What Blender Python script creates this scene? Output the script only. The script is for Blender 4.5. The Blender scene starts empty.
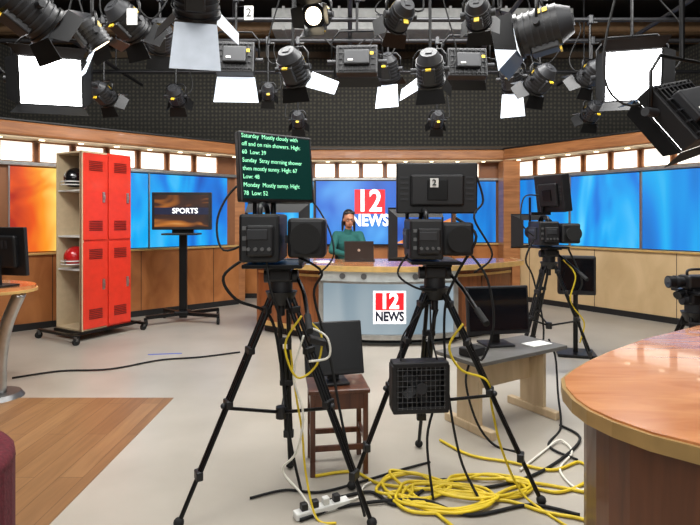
import bpy, bmesh, math, random
from mathutils import Vector, Matrix
random.seed(4)
D=bpy.data; SC=bpy.context.scene; COL=SC.collection
rad=math.radians
# image pixels at guessed depths: assumed camera height 1.5 m, focal 520 px -> estimated scene positions in metres
F=520.0; H=1.5; HY=218.0
def at(u,v,d): return Vector(((u-350)*d/F, d, H-(v-HY)*d/F))
def fl(u,v,z=0.0):
    d=(H-z)*F/(v-HY); return Vector(((u-350)*d/F,d,z))
def lin(c):
    return tuple(((x/255)/12.92 if x/255<=0.04045 else ((x/255+0.055)/1.055)**2.4) for x in c)+(1.0,)
# ---------------------------------------------------------------- materials
def newmat(name):
    m=D.materials.new(name); m.use_nodes=True
    nt=m.node_tree; b=nt.nodes['Principled BSDF']; return m,nt,b
def mat(name,c,rough=.5,metal=0,em=0,emc=None,var=.12,scale=12,bump=0,coat=0):
    m,nt,b=newmat(name); N=nt.nodes; L=nt.links
    tc=N.new('ShaderNodeTexCoord'); nz=N.new('ShaderNodeTexNoise'); nz.inputs['Scale'].default_value=scale
    L.new(tc.outputs['Object'],nz.inputs['Vector'])
    r=N.new('ShaderNodeValToRGB'); a=lin(c)
    r.color_ramp.elements[0].position=.3; r.color_ramp.elements[1].position=.7
    r.color_ramp.elements[0].color=tuple(x*(1-var) for x in a[:3])+(1,)
    r.color_ramp.elements[1].color=tuple(min(1,x*(1+var)) for x in a[:3])+(1,)
    L.new(nz.outputs['Fac'],r.inputs[0]); L.new(r.outputs[0],b.inputs['Base Color'])
    b.inputs['Roughness'].default_value=rough; b.inputs['Metallic'].default_value=metal
    if coat: b.inputs['Coat Weight'].default_value=coat
    if em:
        b.inputs['Emission Color'].default_value=lin(emc or c); b.inputs['Emission Strength'].default_value=em
    if bump:
        bp=N.new('ShaderNodeBump'); bp.inputs['Strength'].default_value=bump; bp.inputs['Distance'].default_value=.01
        L.new(nz.outputs['Fac'],bp.inputs['Height']); L.new(bp.outputs[0],b.inputs['Normal'])
    return m
def wood(name,c1,c2,st=(1,1,12),sc=3,rough=.35,coat=.2):
    m,nt,b=newmat(name); N=nt.nodes; L=nt.links
    tc=N.new('ShaderNodeTexCoord'); mp=N.new('ShaderNodeMapping'); mp.inputs['Scale'].default_value=st
    nz=N.new('ShaderNodeTexNoise'); nz.inputs['Scale'].default_value=sc; nz.inputs['Detail'].default_value=5; nz.inputs['Distortion'].default_value=.8
    r=N.new('ShaderNodeValToRGB'); r.color_ramp.elements[0].color=lin(c1); r.color_ramp.elements[1].color=lin(c2)
    r.color_ramp.elements[0].position=.3; r.color_ramp.elements[1].position=.72
    L.new(tc.outputs['Object'],mp.inputs[0]); L.new(mp.outputs[0],nz.inputs['Vector']); L.new(nz.outputs['Fac'],r.inputs[0])
    L.new(r.outputs[0],b.inputs['Base Color']); b.inputs['Roughness'].default_value=rough; b.inputs['Coat Weight'].default_value=coat
    return m
def glow(name,cols,st=(1,1,1),sc=1.2,strength=1.0,dist=1.5,rot=(0,0,0),grad=None):
    m,nt,b=newmat(name); N=nt.nodes; L=nt.links
    tc=N.new('ShaderNodeTexCoord'); mp=N.new('ShaderNodeMapping'); mp.inputs['Scale'].default_value=st; mp.inputs['Rotation'].default_value=rot
    nz=N.new('ShaderNodeTexNoise'); nz.inputs['Scale'].default_value=sc; nz.inputs['Distortion'].default_value=dist; nz.inputs['Detail'].default_value=1.5
    r=N.new('ShaderNodeValToRGB'); e=r.color_ramp.elements
    for i,(p,c) in enumerate(cols):
        if i<2: el=e[i]; el.position=p
        else: el=e.new(p)
        el.color=lin(c)
    L.new(tc.outputs['Object'],mp.inputs[0]); L.new(mp.outputs[0],nz.inputs['Vector'])
    if grad:
        sx=N.new('ShaderNodeSeparateXYZ'); L.new(tc.outputs['Object'],sx.inputs[0])
        mr=N.new('ShaderNodeMapRange'); mr.inputs[1].default_value=grad[0]; mr.inputs[2].default_value=grad[1]; L.new(sx.outputs[0],mr.inputs[0])
        ad=N.new('ShaderNodeMix'); ad.data_type='FLOAT'; ad.inputs[0].default_value=.5; L.new(mr.outputs[0],ad.inputs[2]); L.new(nz.outputs['Fac'],ad.inputs[3]); L.new(ad.outputs[0],r.inputs[0])
    else: L.new(nz.outputs['Fac'],r.inputs[0])
    b.inputs['Base Color'].default_value=(.02,.02,.02,1); b.inputs['Roughness'].default_value=.25
    L.new(r.outputs[0],b.inputs['Emission Color']); b.inputs['Emission Strength'].default_value=strength
    return m
BLK=mat('black_plastic',(20,20,22),.45)
BLKM=mat('black_metal',(17,17,18),.35,.4)
DRK=mat('dark_grey_plastic',(36,37,40),.5)
RUB=mat('black_rubber',(13,13,13),.8)
CHR=mat('brushed_silver',(180,180,178),.3,.9)
GRY=mat('grey_metal',(110,110,110),.4,.7)
WHT=mat('white_plastic',(225,225,220),.5,var=.04)
YEL=mat('yellow_cable',(214,186,34),.5,var=.12)
WCB=mat('white_cable',(225,222,210),.5,var=.05)
RED=mat('red_orange_enamel',(218,52,32),.4,var=.06,coat=.2)
DRED=mat('dark_red_gap',(120,22,14),.5)
BEI=mat('beige_board',(200,180,146),.6,var=.06)
GOLD=mat('warm_gold_edge',(214,176,110),.35,.35)
MAR=mat('maroon_fabric',(86,18,30),.9,var=.25,scale=60,bump=.3)
LOGOR=mat('logo_red',(205,22,34),.4,em=.7,emc=(205,16,28),var=.03)
LOGOW=mat('logo_white',(250,250,250),.4,em=.9,var=.02)
LOGOK=mat('logo_navy',(18,24,50),.4,var=.05)
WOODF=wood('fascia_wood',(142,90,52),(184,124,76),(1,1,8),2)
WOODW=wood('wainscot_wood',(148,88,44),(188,122,68),(1.2,1.2,.6),3)
WOODD=wood('desk_body_wood',(108,60,30),(152,90,48),(6,6,.6),3)
WOODT=wood('desk_top_wood',(170,104,60),(204,140,92),(1,5,1),2.5,.22,.5)
WOODN=wood('curved_desk_body_wood',(78,42,22),(112,64,36),(6,6,.6),3)
WOODB=wood('dark_brown_wood',(70,36,20),(104,58,34),(8,8,.8),3)
TAN=wood('tan_plywood',(190,160,116),(210,180,136),(1,1,.5),3,.55,.05)
MAPLE=wood('light_maple',(190,166,130),(210,188,154),(4,4,.6),3,.5,.1)
SCRK=mat('dark_screen_glass',(12,14,18),.12,coat=.5,var=.2)
DGLOW=mat('white_door_painted_glow',(225,232,240),.6,em=.7,emc=(225,236,252),var=.06)  # white barn door flap, caught lamp light put in as emission
DGLOW2=mat('grey_door_painted_glow',(150,156,164),.5,em=.18,emc=(205,215,228),var=.1)  # grey metal barn door flap, its lit look put in as weak emission
LAMP=mat('glowing_lamp_face',(255,255,255),.5,em=12,emc=(252,253,255),var=.0)
LENS=mat('warm_lamp_lens',(255,240,210),.3,em=4,emc=(255,236,200),var=.0)
GLASS=mat('coated_lens_glass',(20,24,40),.08,coat=1)
LBOX=mat('frosted_light_box',(255,250,238),.5,em=1.1,emc=(255,250,236),var=.02)
# ---------------------------------------------------------------- mesh builder
class MB:
    def __init__(s,T=None):
        s.bm=bmesh.new(); s.mats=[]; s.T=T or Matrix()
    def mi(s,m):
        if m not in s.mats: s.mats.append(m)
        return s.mats.index(m)
    def raw(s,vs,fs,m,smooth=False):
        k=s.mi(m); bv=[s.bm.verts.new(s.T@Vector(v)) for v in vs]
        for f in fs:
            try:
                fc=s.bm.faces.new([bv[i] for i in f]); fc.material_index=k; fc.smooth=smooth
            except ValueError: pass
    def box(s,c,size,m,rot=(0,0,0),bev=0):
        t=bmesh.new(); bmesh.ops.create_cube(t,size=1)
        for v in t.verts: v.co=Vector((v.co.x*size[0],v.co.y*size[1],v.co.z*size[2]))
        if bev: bmesh.ops.bevel(t,geom=t.edges[:],offset=bev,segments=2,affect='EDGES',profile=.5)
        R=Matrix.Translation(Vector(c))@(Matrix.Rotation(rot[2],4,'Z')@Matrix.Rotation(rot[1],4,'Y')@Matrix.Rotation(rot[0],4,'X'))
        t.verts.index_update()
        s.raw([R@v.co for v in t.verts],[[v.index for v in f.verts] for f in t.faces],m); t.free(); return s
    def cyl(s,p1,p2,r,m,r2=None,seg=14,cap=True):
        p1=Vector(p1);p2=Vector(p2); r2=r if r2 is None else r2
        d=p2-p1; q=d.to_track_quat('Z','Y'); vs=[]
        for p,rr in ((p1,r),(p2,r2)):
            for i in range(seg):
                a=2*math.pi*i/seg; vs.append(p+q@Vector((math.cos(a)*rr,math.sin(a)*rr,0)))
        s.raw(vs,[[i,(i+1)%seg,seg+(i+1)%seg,seg+i] for i in range(seg)],m,True)
        if cap:
            s.raw(vs[:seg],[list(range(seg))[::-1]],m); s.raw(vs[seg:],[list(range(seg))],m)
        return s
    def tube(s,pts,r,m,seg=6,smooth=True,n=6):
        P=[Vector(p) for p in pts]
        if smooth and len(P)>2:
            Q=[]
            for i in range(len(P)-1):
                a=P[max(0,i-1)];b=P[i];c=P[i+1];d=P[min(len(P)-1,i+2)]
                for k in range(n):
                    t=k/n
                    Q.append(.5*((2*b)+(c-a)*t+(2*a-5*b+4*c-d)*t*t+(3*b-a-3*c+d)*t**3))
            Q.append(P[-1]); P=Q
        vs=[];fs=[]; prev=None
        for i,p in enumerate(P):
            d=(P[min(i+1,len(P)-1)]-P[max(i-1,0)])
            if d.length<1e-6: d=Vector((0,0,1))
            d.normalize()
            if prev is None: x=d.orthogonal().normalized()
            else:
                x=prev-d*prev.dot(d)
                x=x.normalized() if x.length>1e-5 else d.orthogonal().normalized()
            prev=x; y=d.cross(x)
            for k in range(seg):
                a=2*math.pi*k/seg; vs.append(p+(x*math.cos(a)+y*math.sin(a))*r)
        for i in range(len(P)-1):
            for k in range(seg):
                fs.append([i*seg+k,i*seg+(k+1)%seg,(i+1)*seg+(k+1)%seg,(i+1)*seg+k])
        fs.append(list(range(seg))[::-1]); fs.append([(len(P)-1)*seg+k for k in range(seg)])
        s.raw(vs,fs,m,True); return s
    def sph(s,c,r,m,seg=18,rings=12,zmin=-1.0):
        if not hasattr(r,'__len__'): r=(r,r,r)
        c=Vector(c); vs=[];fs=[]
        lo=math.asin(zmin)
        for i in range(rings+1):
            th=lo+(math.pi/2-lo)*i/rings
            for k in range(seg):
                a=2*math.pi*k/seg
                vs.append(c+Vector((math.cos(a)*math.cos(th)*r[0],math.sin(a)*math.cos(th)*r[1],math.sin(th)*r[2])))
        for i in range(rings):
            for k in range(seg): fs.append([i*seg+k,i*seg+(k+1)%seg,(i+1)*seg+(k+1)%seg,(i+1)*seg+k])
        s.raw(vs,fs,m,True); return s
    def tor(s,c,R,r,m,axis='Z',seg=24,rs=8,arc=(0,360)):
        c=Vector(c); pts=[]
        for i in range(seg+1):
            a=rad(arc[0]+(arc[1]-arc[0])*i/seg); x,y=math.cos(a)*R,math.sin(a)*R
            pts.append(c+{'Z':Vector((x,y,0)),'Y':Vector((x,0,y)),'X':Vector((0,x,y))}[axis])
        s.tube(pts,r,m,rs,smooth=False); return s
    def prism(s,poly,z0,z1,m,m2=None):
        n=len(poly); vs=[(p[0],p[1],z0) for p in poly]+[(p[0],p[1],z1) for p in poly]
        s.raw(vs,[list(range(n))[::-1],list(range(n,2*n))],m)
        s.raw(vs,[[i,(i+1)%n,n+(i+1)%n,n+i] for i in range(n)],m2 or m); return s
    def plate(s,pts,t,m,m2=None):
        p=[Vector(x) for x in pts]; nrm=(p[1]-p[0]).cross(p[2]-p[0]).normalized()*t
        n=len(p); vs=p+[x+nrm for x in p]
        s.raw(vs,[list(range(n))[::-1]],m); s.raw(vs,[list(range(n,2*n))],m2 or m)
        s.raw(vs,[[i,(i+1)%n,n+(i+1)%n,n+i] for i in range(n)],m); return s
    def text(s,body,size,M,m,align='CENTER',bold=0,ext=.001,xs=1.0):
        cu=D.curves.new('t','FONT'); cu.body=body; cu.size=size; cu.align_x=align; cu.align_y='CENTER'
        cu.offset=bold; cu.extrude=ext; cu.resolution_u=3
        o=D.objects.new('t',cu); COL.objects.link(o); bpy.context.view_layer.update()
        me=o.evaluated_get(bpy.context.evaluated_depsgraph_get()).to_mesh()
        R=M@Matrix.Rotation(math.pi/2,4,'X')@Matrix.Diagonal((xs,1,1,1))
        s.raw([R@v.co for v in me.vertices],[list(p.vertices) for p in me.polygons],m)
        D.objects.remove(o); D.curves.remove(cu); return s
    def mesh(s,name):
        me=D.meshes.new(name); bmesh.ops.recalc_face_normals(s.bm,faces=s.bm.faces[:])
        s.bm.to_mesh(me); s.bm.free()
        for m in s.mats: me.materials.append(m)
        return me
    def part(s,name,parent,label=None):
        o=D.objects.new(name,s.mesh(name)); COL.objects.link(o)
        if parent: o.parent=parent
        if label: o['label']=label
        return o
    def top(s,name,label,cat,loc=(0,0,0),rz=0,group=None,kind=None):
        o=s.part(name,None); o.location=loc; o.rotation_euler=(0,0,rz); tag(o,label,cat,group,kind); return o
    def struct(s,name,loc=(0,0,0),rz=0,label=None):
        o=s.part(name,None); o.location=loc; o.rotation_euler=(0,0,rz); o['kind']='structure'
        if label: o['label']=label
        return o
def tag(o,label,cat,group=None,kind=None):
    o['label']=label; o['category']=cat
    if group: o['group']=group
    if kind: o['kind']=kind
def thing(name,label,cat,loc=(0,0,0),rz=0,group=None):
    o=D.objects.new(name,None); o.empty_display_size=.1; COL.objects.link(o); o.location=loc; o.rotation_euler=(0,0,rz)
    tag(o,label,cat,group); return o
def TR(x=0,y=0,z=0): return Matrix.Translation((x,y,z))
def RX(a): return Matrix.Rotation(rad(a),4,'X')
def RY(a): return Matrix.Rotation(rad(a),4,'Y')
def RZ(a): return Matrix.Rotation(rad(a),4,'Z')
# ---------------------------------------------------------------- room shell
m,nt,b=newmat('studio_floor_paint'); N=nt.nodes; L=nt.links
tc=N.new('ShaderNodeTexCoord'); nz=N.new('ShaderNodeTexNoise'); nz.inputs['Scale'].default_value=1.1; nz.inputs['Detail'].default_value=6
r=N.new('ShaderNodeValToRGB'); r.color_ramp.elements[0].color=lin((156,149,137)); r.color_ramp.elements[1].color=lin((178,171,159)); r.color_ramp.elements[0].position=.3; r.color_ramp.elements[1].position=.7
L.new(tc.outputs['Object'],nz.inputs['Vector']); L.new(nz.outputs['Fac'],r.inputs[0]); L.new(r.outputs[0],b.inputs['Base Color'])
b.inputs['Roughness'].default_value=.34; FLOOR=m
m,nt,b=newmat('wood_plank_floor'); N=nt.nodes; L=nt.links
tc=N.new('ShaderNodeTexCoord'); mp=N.new('ShaderNodeMapping'); mp.inputs['Rotation'].default_value=(0,0,math.pi/2)
br=N.new('ShaderNodeTexBrick'); br.inputs['Scale'].default_value=1; br.inputs['Brick Width'].default_value=1.2; br.inputs['Row Height'].default_value=.14; br.inputs['Mortar Size'].default_value=.002
br.inputs['Color1'].default_value=lin((142,106,70)); br.inputs['Color2'].default_value=lin((126,91,58)); br.inputs['Mortar'].default_value=lin((88,60,38))
mp2=N.new('ShaderNodeMapping'); mp2.inputs['Scale'].default_value=(14,1.2,1); nz=N.new('ShaderNodeTexNoise'); nz.inputs['Scale'].default_value=2; nz.inputs['Detail'].default_value=6
mx=N.new('ShaderNodeMix'); mx.data_type='RGBA'; mx.blend_type='OVERLAY'; mx.inputs[0].default_value=.4
L.new(tc.outputs['Object'],mp.inputs[0]); L.new(mp.outputs[0],br.inputs['Vector']); L.new(tc.outputs['Object'],mp2.inputs[0]); L.new(mp2.outputs[0],nz.inputs['Vector'])
L.new(br.outputs['Color'],mx.inputs[6]); L.new(nz.outputs['Fac'],mx.inputs[7]); L.new(mx.outputs[2],b.inputs['Base Color']); b.inputs['Roughness'].default_value=.4; PLANK=m
m,nt,b=newmat('dark_acoustic_panel'); N=nt.nodes; L=nt.links
tc=N.new('ShaderNodeTexCoord'); mp=N.new('ShaderNodeMapping')
vo=N.new('ShaderNodeTexVoronoi'); vo.inputs['Scale'].default_value=12; vo.inputs['Randomness'].default_value=.15
r=N.new('ShaderNodeValToRGB'); r.color_ramp.elements[0].color=lin((92,88,76)); r.color_ramp.elements[1].color=lin((54,53,50)); r.color_ramp.elements[0].position=.12; r.color_ramp.elements[1].position=.42
L.new(tc.outputs['Object'],mp.inputs[0]); L.new(mp.outputs[0],vo.inputs['Vector']); L.new(vo.outputs['Distance'],r.inputs[0]); L.new(r.outputs[0],b.inputs['Base Color']); b.inputs['Roughness'].default_value=.9; ACOU=m
CEIL=mat('dark_ceiling_paint',(52,51,52),.9,scale=2)
MB().box((0,4.5,-.05),(15,14,.1),FLOOR).struct('floor')
MB().prism([(-7.0,-2.4),(-1.47,-2.4),(-1.47,4.33),(-7.0,4.33)],0.0,.004,PLANK).struct('floor.001',label='wood plank floor area')
MB().box((0,11.05,2.8),(14.2,.1,5.6),ACOU).struct('wall_north')
MB().box((-7.05,4.25,2.8),(.1,13.5,5.6),ACOU).struct('wall_west')
MB().box((7.05,4.25,2.8),(.1,13.5,5.6),ACOU).struct('wall_east')
MB().box((0,-2.45,2.8),(14.2,.1,5.6),ACOU).struct('wall_south')
MB().box((0,4.5,5.65),(14.4,14,.1),CEIL).struct('ceiling')
BEAM=mat('brown_steel_beam',(124,96,68),.6); DUCT=mat('galvanised_duct',(165,166,164),.5,.2)
k=0
for y,z in ((6.2,5.2),(8.2,5.2),(10.4,5.22)):
    k+=1
    mb=MB(); mb.box((0,y,z),(14,.03,.4),BEAM); mb.box((0,y,z+.2),(14,.18,.03),BEAM); mb.box((0,y,z-.2),(14,.18,.03),BEAM); mb.struct('trim_%d'%k,label='steel ceiling beam')
for z in (4.93,2.95):
    k+=1; MB().box((0,10.96,z),(14,.08,.12),mat('rail%d'%k,(86,70,52),.6)).struct('trim_%d'%k,label='wall rail')
# ---------------------------------------------------------------- set walls
def s_of(px,A,ang):
    kx=(px-350)/F; ux,uy=math.cos(ang),math.sin(ang); return (kx*A[1]-A[0])/(ux-kx*uy)
BLUE=glow('blue_backlit_graphic',[(.25,(0,66,170)),(.45,(0,122,222)),(.6,(10,170,240)),(.8,(110,214,252))],(1.2,1,.35),1.1,1.08,2.2,(0,rad(25),0))
BLUE2=glow('deep_blue_backlit_graphic',[(.25,(0,84,176)),(.5,(0,132,222)),(.68,(10,170,236)),(.85,(100,206,244))],(1.6,1,.2),.9,1.08,1.8)
LA=(-4.58,6.8); LANG=math.atan2(2.3,2.6)
so=lambda p:s_of(p,LA,LANG)
ORG=glow('orange_backlit_graphic',[(.22,(175,36,10)),(.38,(232,84,14)),(.55,(250,150,30)),(.72,(255,222,110))],(1.6,1,1.2),1.6,1.05,1.0,(0,rad(35),0),grad=(so(8),so(60)))
BASEK=mat('black_baseboard',(22,20,20),.5)
WALLB=wood('set_wall_backing',(122,80,52),(146,96,62),(1,1,1),2)
def setwall(nm,A,ang,s0,s1,wains,panels,boxes):
    global k
    Lw=s1-s0; cx=(s0+s1)/2; loc=(A[0],A[1],0)
    mb=MB(); mb.box((cx,.08,1.36),(Lw,.14,2.72),WALLB); mb.struct('wall_'+nm,loc,ang)
    k+=1; mb=MB(); mb.box((cx,-.03,.54),(Lw,.06,.92),wains)
    x=s0+.4
    while x<s1: mb.box((x,-.061,.54),(.008,.004,.92),BASEK); x+=1.2
    mb.struct('trim_%d'%k,loc,ang,'wood wainscot')
    MB().box((cx,-.035,.045),(Lw,.07,.09),BASEK).struct('baseboard_'+nm,loc,ang)
    k+=1; mb=MB(); mb.box((cx,-.05,1.015),(Lw,.1,.03),GOLD,bev=.005); mb.box((cx,-.03,2.225),(Lw,.06,.05),CHR,bev=.008); mb.struct('trim_%d'%k,loc,ang,'metal ledge')
    k+=1; mb=MB(); mb.box((cx,-.1,2.66),(Lw,.36,.19),WOODF,bev=.03); mb.box((cx,-.1,2.555),(Lw,.3,.02),BEI); mb.box((cx,-.1,2.765),(Lw,.38,.02),BASEK)
    x=s0+.25
    while x<s1: mb.cyl((x,-.17,2.535),(x,-.17,2.547),.035,LENS); x+=.48
    mb.struct('trim_%d'%k,loc,ang,'curved wood fascia')
    for (a,c,mt,lb) in panels:
        mb=MB(); mb.box(((a+c)/2,-.012,1.615),(c-a-.02,.025,1.14),mt)
        mb.box((a+.008,-.02,1.615),(.016,.04,1.16),CHR)
        mb.top('backlit_panel',lb,'wall panel',loc,ang,'backlit graphic panels on the set walls')
    x=boxes[0]
    while x+.36<boxes[1]:
        mb=MB(); mb.box((x+.18,-.02,2.39),(.36,.04,.25),LBOX,bev=.006)
        for q in (-.19,.19): mb.box((x+.18+q,-.03,2.39),(.02,.06,.27),WOODF)
        mb.top('light_box','frosted white light box below the wood fascia','light',loc,ang,'row of light boxes above the panels')
        x+=.45
setwall('left',LA,LANG,-2.2,so(237),WOODW,[(so(8),so(60),ORG,'glowing red-orange to yellow backlit graphic panel'),(so(62),so(148),BLUE,'glowing blue backlit graphic panel'),(so(148),so(227),BLUE,'glowing blue backlit graphic panel')],(-1.8,so(232)))
CA=(-2.1,9.8)
setwall('center',CA,0,0,5.17,WOODW,[(.1,1.42,BLUE,'blue backlit graphic panel beside the video wall'),(4.08,4.85,BLUE2,'blue backlit graphic panel beside the video wall')],(.1,4.9))
RA=(3.05,9.6); RANG=math.atan2(-2.45,1.76)
so=lambda p:s_of(p,RA,RANG)
setwall('right',RA,RANG,-.05,so(770),TAN,[(so(518),so(569),BLUE2,'deep blue backlit graphic panel'),(so(571),so(640),BLUE,'bright blue backlit graphic panel'),(so(642),so(720),BLUE2,'bright blue backlit graphic panel')],(.05,so(760)))
MB().box((0,0,1.3),(.3,.34,2.5),WOODF,bev=.01).struct('trim_90',(2.92,9.55,0),0,'wood corner column')
MB().box((0,0,1.3),(.22,.3,2.5),WOODF,bev=.01).struct('trim_91',(-2.0,9.25,0),rad(20),'wood corner column')
# video wall
vw=thing('video_wall','large lit video screen with red and white 12 NEWS logo on set wall','screen',(.62,9.62,1.6))
MB().box((0,.04,0),(2.55,.1,1.22),BLK,bev=.01).part('bezel',vw)
VID2=glow('news_screen_blue',[(.25,(8,50,150)),(.5,(24,106,216)),(.7,(80,170,245)),(.9,(180,222,255))],(1,1,.6),1.1,1.0,1.0,(0,rad(-30),0))
ORG2=glow('news_screen_orange',[(.25,(190,70,20)),(.5,(235,130,50)),(.75,(255,200,130)),(.9,(255,240,220))],(1,1,1.2),2,1.0,1.6)
mb=MB(); mb.box((0,-.02,0),(2.49,.03,1.16),VID2); mb.plate([(.2,-.037,-.57),(1.24,-.037,-.57),(1.24,-.037,-.1),(.75,-.037,-.32)],.003,ORG2); mb.part('screen',vw)
mb=MB(); mb.box((-.255,-.045,.2),(.56,.012,.45),LOGOR); mb.text('12',.56,TR(-.27,-.056,.2),LOGOW,bold=.012,xs=.86); mb.text('NEWS',.3,TR(-.255,-.056,-.15),LOGOW,bold=.01,xs=.84); mb.part('logo',vw)
# ---------------------------------------------------------------- anchor desk
dk=thing('anchor_desk','large curved wood news desk with gold edge and lit white front','desk',(.46,0,0))
def fy(x): return 6.0+.27*x*x
def by(x): return 7.28+.04*x*x
xs=[-1.83+3.66*i/36 for i in range(37)]
def arcpoly(x0,x1,o0,o1,n=20):
    X=[x0+(x1-x0)*i/n for i in range(n+1)]
    return [(x,fy(x)+o0) for x in X]+[(x,fy(x)+o1) for x in X[::-1]]
mb=MB(); mb.prism([(x,fy(x)) for x in xs]+[(x,by(x)) for x in xs[::-1]],.9,.93,WOODT); mb.part('desk_top',dk)
mb=MB(); mb.prism(arcpoly(-1.85,1.85,-.025,.03,36),.875,.937,GOLD); mb.prism([(-1.85,fy(1.83)),(-1.82,fy(1.83)),(-1.82,by(1.83)),(-1.85,by(1.83))],.875,.937,GOLD); mb.prism([(1.85,fy(1.83)),(1.82,fy(1.83)),(1.82,by(1.83)),(1.85,by(1.83))][::-1],.875,.937,GOLD); mb.part('edge_band',dk,'gold edge band')
for sx in (-1,1):
    mb=MB(); a,c=sorted((sx*1.68,sx*.78))
    mb.prism(arcpoly(a,c,.16,.2),.1,.9,WOODD); x=sx*1.68
    mb.prism([(x-.02,fy(x)+.16),(x+.02,fy(x)+.16),(x+.02,by(x)-.1),(x-.02,by(x)-.1)],.1,.9,WOODD)
    mb.prism(arcpoly(a,c,.14,.16),.1,.16,GOLD); mb.prism(arcpoly(a,c,.14,.16),.78,.81,GOLD); mb.prism(arcpoly(sx*1.2-.005,sx*1.2+.005,.15,.16,1),.16,.78,BASEK)
    mb.part('desk_wing',dk)
mb=MB(); mb.prism(arcpoly(-1.6,1.6,.24,.28),0,.1,BASEK); mb.part('kick_base',dk)
PAN=glow('frosted_lit_desk_front',[(.2,(130,160,178)),(.5,(180,198,208)),(.8,(215,226,230))],(1,1,.5),1.5,.68,.8)
mb=MB(); mb.prism(arcpoly(-.78,.78,.07,.1),.12,.74,PAN); mb.part('front_panel',dk,'frosted backlit glass panel')
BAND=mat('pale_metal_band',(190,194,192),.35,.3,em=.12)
mb=MB(); mb.prism(arcpoly(-.82,.82,.02,.12),.74,.875,BAND); mb.prism(arcpoly(-.83,.83,.0,.02),.735,.76,CHR)
mb.prism(arcpoly(-.84,.84,.03,.12),.08,.14,CHR)
for q in (-.81,.81): mb.box((q,fy(q)+.08,.43),(.05,.08,.62),CHR)
for q in (-.55,-.3,.3,.55): mb.cyl((q,fy(q)+.03,.82),(q,fy(q)+.005,.82),.035,GRY)
mb.part('front_trim',dk,'silver curved trim')
mb=MB(); mb.box((-.0,6.05,.46),(.38,.02,.38),LOGOW); mb.box((-.0,6.036,.53),(.33,.012,.2),LOGOR); mb.text('12',.25,TR(-.005,6.024,.53),LOGOW,bold=.009,ext=.002,xs=.9); mb.text('NEWS',.15,TR(0,6.032,.352),LOGOK,bold=.006,ext=.002,xs=.8); mb.part('logo',dk)
# laptop
def laptop(loc,rz,label):
    lp=thing('laptop',label,'laptop',loc,rz)
    MB().box((0,.12,.01),(.38,.25,.018),DRK,bev=.004).part('base',lp)
    mb=MB()
    for i in range(5):
        for j in range(13): mb.box((-.16+j*.0265,.06+i*.025,.0205),(.022,.02,.004),BLK)
    mb.part('keyboard',lp)
    T=TR(0,-.005,.02)@RX(14)
    mb=MB(T); mb.box((0,0,.13),(.38,.01,.26),BLK,bev=.004); mb.cyl((0,-.0055,.14),(0,-.0075,.14),.018,CHR); mb.part('lid',lp)
    MB(T).box((0,.0065,.13),(.35,.002,.22),mat('laptop_screen_glow',(150,170,190),.3,em=.6)).part('screen',lp)
laptop((.12,6.74,.931),rad(-6),'open black laptop on the desk in front of the person')
mb=MB(); mb.box((0,0,.003),(.21,.28,.004),WHT); mb.top('paper_sheets','white script pages lying on the desk','paper',(-.35,6.75,.931),.3)
# ---------------------------------------------------------------- person
def blob(name,shapes,voxel,m,parent,smooth=6):
    b=MB()
    for s in shapes:
        if s[0]=='s': b.sph(s[1],s[2],m,16,10)
        else:
            _,p1,p2,r1,r2=s; b.cyl(p1,p2,r1,m,r2,14); b.sph(p1,r1,m,14,8); b.sph(p2,r2,m,14,8)
    o=b.part('tmp',None); md=o.modifiers.new('r','REMESH'); md.mode='VOXEL'; md.voxel_size=voxel; md.use_smooth_shade=True
    sm=o.modifiers.new('s','SMOOTH'); sm.iterations=smooth; sm.factor=.5
    bpy.context.view_layer.update()
    me=D.meshes.new_from_object(o.evaluated_get(bpy.context.evaluated_depsgraph_get())); D.objects.remove(o)
    me.materials.clear(); me.materials.append(m)
    for p in me.polygons: p.use_smooth=True
    me.name=name; ob=D.objects.new(name,me); COL.objects.link(ob); ob.parent=parent; return ob
SKIN=mat('brown_skin',(172,118,90),.5,var=.05); TEAL=mat('teal_knit',(16,80,76),.85,var=.12,scale=80,bump=.2)
HAIR=mat('black_hair',(16,13,12),.45,var=.3,scale=40); PANT=mat('black_trousers',(20,20,24),.8); EYEW=mat('eye_white',(230,228,222),.3); LIP=mat('lips',(140,70,64),.4); BROW=mat('brow_brown',(84,56,42),.7)
PX,PY=-.03,7.5
def V(x,y,z): return Vector((x,y,z))
HM=TR(.01,-.12,1.48)@RZ(8)@RX(13)
h=lambda x,y,z: HM@Vector((x,y,z))
arms=[]
sleeves=[]
for sx in (-1,1):
    sh=V(sx*.165,-.05,1.255); el=V(sx*.235,-.2,1.04); wr=V(.12+sx*.1,-.48,.985)
    arms+=[('c',sh,el,.045,.036),('c',el,wr,.036,.023)]
    sleeves+=[('c',sh,el,.062,.05),('c',el,el.lerp(wr,.86),.05,.036)]
    pc=wr+V(-sx*.005,-.045,-.006)
    arms+=[('s',pc,(.036,.045,.014)),('c',wr,pc,.022,.016)]
    for i,(off,ln) in enumerate(((-.03,.055),(-.011,.068),(.009,.063),(.027,.05))):
        b0=pc+V(off*sx*-1,-.035,.002); b1=b0+V(0,-ln*.5,.010); b2=b1+V(0,-ln*.5,-.016)
        arms+=[('c',b0,b1,.0085,.008),('c',b1,b2,.008,.007)]
    t0=pc+V(-sx*.03,.012,0); t1=t0+V(-sx*.028,-.03,-.002); t2=t1+V(-sx*.006,-.026,-.004)
    arms+=[('c',t0,t1,.011,.0095),('c',t1,t2,.0095,.008)]
torso=[('s',V(0,0,.83),(.16,.12,.11)),('s',V(0,-.01,.98),(.13,.095,.15)),('s',V(0,-.04,1.14),(.15,.1,.15)),('c',V(-.13,-.05,1.25),V(.13,-.05,1.25),.05,.05)]
legs=[];pl=[]
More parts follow.
